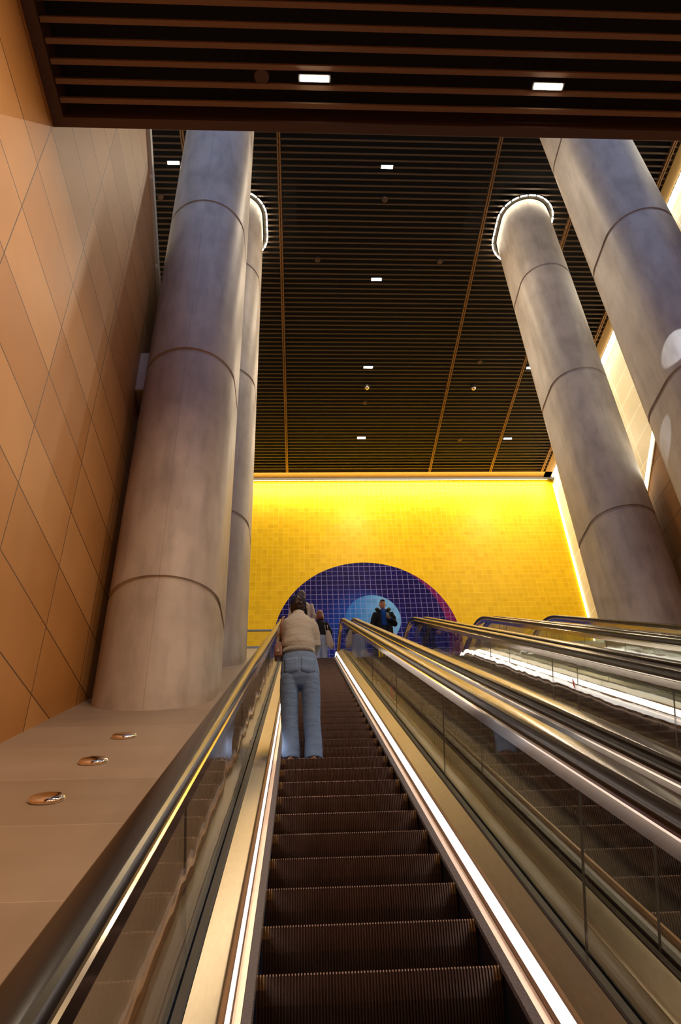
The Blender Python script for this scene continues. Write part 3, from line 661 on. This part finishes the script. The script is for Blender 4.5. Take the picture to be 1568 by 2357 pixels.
# man in the beige jacket with a dark backpack
zst = at_path(seg_s0+seg_p*35)[1]
vx = .055
root, k = walker((vx, 16.05, zst), 1, 'grey-haired person in a beige jacket, partly hidden behind the navy cap', 1.89, 'grey_hair', 'beige', 'trouser', .225,
                 {-1: [(-.19, 0, 1.40), (-.265, .02, 1.14), (-.24, .14, .95)], 1: [(.19, 0, 1.40), (.265, .02, 1.14), (.24, .14, .95)]})
rb = empty('backpack', (vx-.02, 15.9, zst+1.3), 'dark backpack on the back of the grey-haired person', 'bag')
o = MB(); o.ell([(0, 0, -.22, .12, .05), (0, 0, -.19, .15, .08), (0, 0, .0, .15, .085), (0, 0, .12, .13, .07), (0, 0, .17, .07, .04)], 20); o.build('pack', MT['black_cloth'], rb, True)
for sx in (-.1, .1): MB().tube([(sx, .02, .10), (sx, .06, .22), (sx, .16, .24)], .018, 8).build('strap', MT['black_cloth'], rb, True)

# woman with auburn hair and a canvas tote
wl = (.515, 16.9, LAND)
root, k = walker(wl, 1, 'person with auburn hair, black top and pale jeans walking off at the top', 1.70, 'red_hair', 'black_cloth', 'pale', .175,
                 {-1: [(-.15, 0, 1.38), (-.20, .02, 1.12), (-.17, .18, 1.0)], 1: [(.155, 0, 1.38), (.255, -.02, 1.13), (.27, .10, .98)]}, True, gap=.085)
rb = empty('tote_bag', (wl[0]+.215, 16.75, LAND+.78), 'cream canvas tote bag hanging from the arm of the auburn-haired person', 'bag')
m = MB(); m.loft([[(dx*w_+sh, dy*.045, z) for dx, dy in ((-1, -1), (0, -1.5), (1, -1), (1, 1), (0, 1.5), (-1, 1))] for w_, sh, z in ((.035, .06, -.20), (.085, .03, -.12), (.075, 0, .05), (.06, -.025, .20), (.045, -.035, .25))])
fuse(m.build('bag_body', MT['canvas'], rb), .008, 2)
for sx in (-.06, .0): MB().tube([(sx-.02, 0, .24), (sx-.035, .02, .38), (sx-.04, .06, .46), (sx-.04, .12, .40)], .006, 8).build('handle', MT['canvas'], rb, True)

# man facing the camera: black hooded jacket, blue sweater, phone in hand
dl = (2.09, 16.5, LAND+.0)
root, k = walker(dl, -1, 'person with short dark hair, open black hooded jacket and blue sweater facing the camera', 1.74, 'hair', 'blue_knit', 'trouser', .17,
                 {-1: [(-.18, 0, 1.38), (-.29, .0, 1.06), (-.27, -.06, .86)], 1: [(.18, 0, 1.38), (.265, -.03, 1.08), (.115, -.19, 1.165)]}, hands_k=1.1)
Q = lambda a, b, c: (a*k, b*k, c*k)
m = MB()
for sg, pl in {-1: [(-.18, 0, 1.39), (-.235, 0, 1.24), (-.29, 0, 1.06), (-.272, -.05, .90)], 1: [(.18, 0, 1.39), (.235, 0, 1.24), (.27, -.02, 1.08), (.15, -.17, 1.15)]}.items():
    m.tube([Q(*p) for p in pl], [.080*k, .085*k, .078*k, .058*k])
def coat(a0, a1, rr):   # open shell around the back
    n = 30; R = []
    for z_, rx, ry in rr: R.append([(rx*cos(a0+(a1-a0)*i/n), ry*sin(a0+(a1-a0)*i/n), z_) for i in range(n+1)]+[((rx-.03)*cos(a0+(a1-a0)*(n-i)/n), (ry-.03)*sin(a0+(a1-a0)*(n-i)/n), z_) for i in range(n+1)])
    m.loft([[tuple(v*k for v in p) for p in r] for r in R])
coat(radians(-68), radians(248), [(.80, .215, .17), (.95, .215, .17), (1.12, .20, .16), (1.28, .205, .155), (1.38, .20, .145), (1.44, .15, .12)])
fuse(m.build('jacket', MT['black_cloth'], root), .010, 3)
m = MB()
for sg in (-1, 1):
    m.tube([Q(sg*.05, .10, 1.50), Q(sg*.12, .06, 1.50), Q(sg*.155, -.01, 1.50), Q(sg*.12, -.09, 1.44), Q(sg*.085, -.13, 1.36)], [.045*k, .05*k, .052*k, .04*k, .02*k])
fuse(m.build('hood', MT['black_cloth'], root), .010, 2)
for sg in (-1, 1):
    MB().sph(Q(sg*.028, -.088, 1.642), .009, .005, .006).build('eye', MT['eye'], root, True)
    MB().tube([Q(sg*.012, -.096, 1.664), Q(sg*.030, -.096, 1.668), Q(sg*.046, -.086, 1.660)], .0045, 6).build('eyebrow', MT['hair'], root, True)
MB().tube([Q(-.022, -.084, 1.572), Q(0, -.092, 1.575), Q(.022, -.084, 1.572)], .006, 8).build('mouth', MT['lips'], root, True)
ph = empty('phone', (dl[0]+.075*k, dl[1]-.26*k, dl[2]+1.225*k), 'dark phone held up in the hand of the person in black jacket', 'phone')
o = bevel(MB().box(-.036, .036, -.005, .005, -.075, .075).build('phone_body', MT['housing'], ph), .004, 2)
MB().sph((.02, -.006, .05), .009, .003, .009).build('lens', MT['chrome'], o, True)
ph.rotation_euler = (radians(-25), 0, radians(10))

# raise everything so that the lower floor is at z = 0
for o in list(S.objects):
    if o.parent is None: o.location.z += ZO
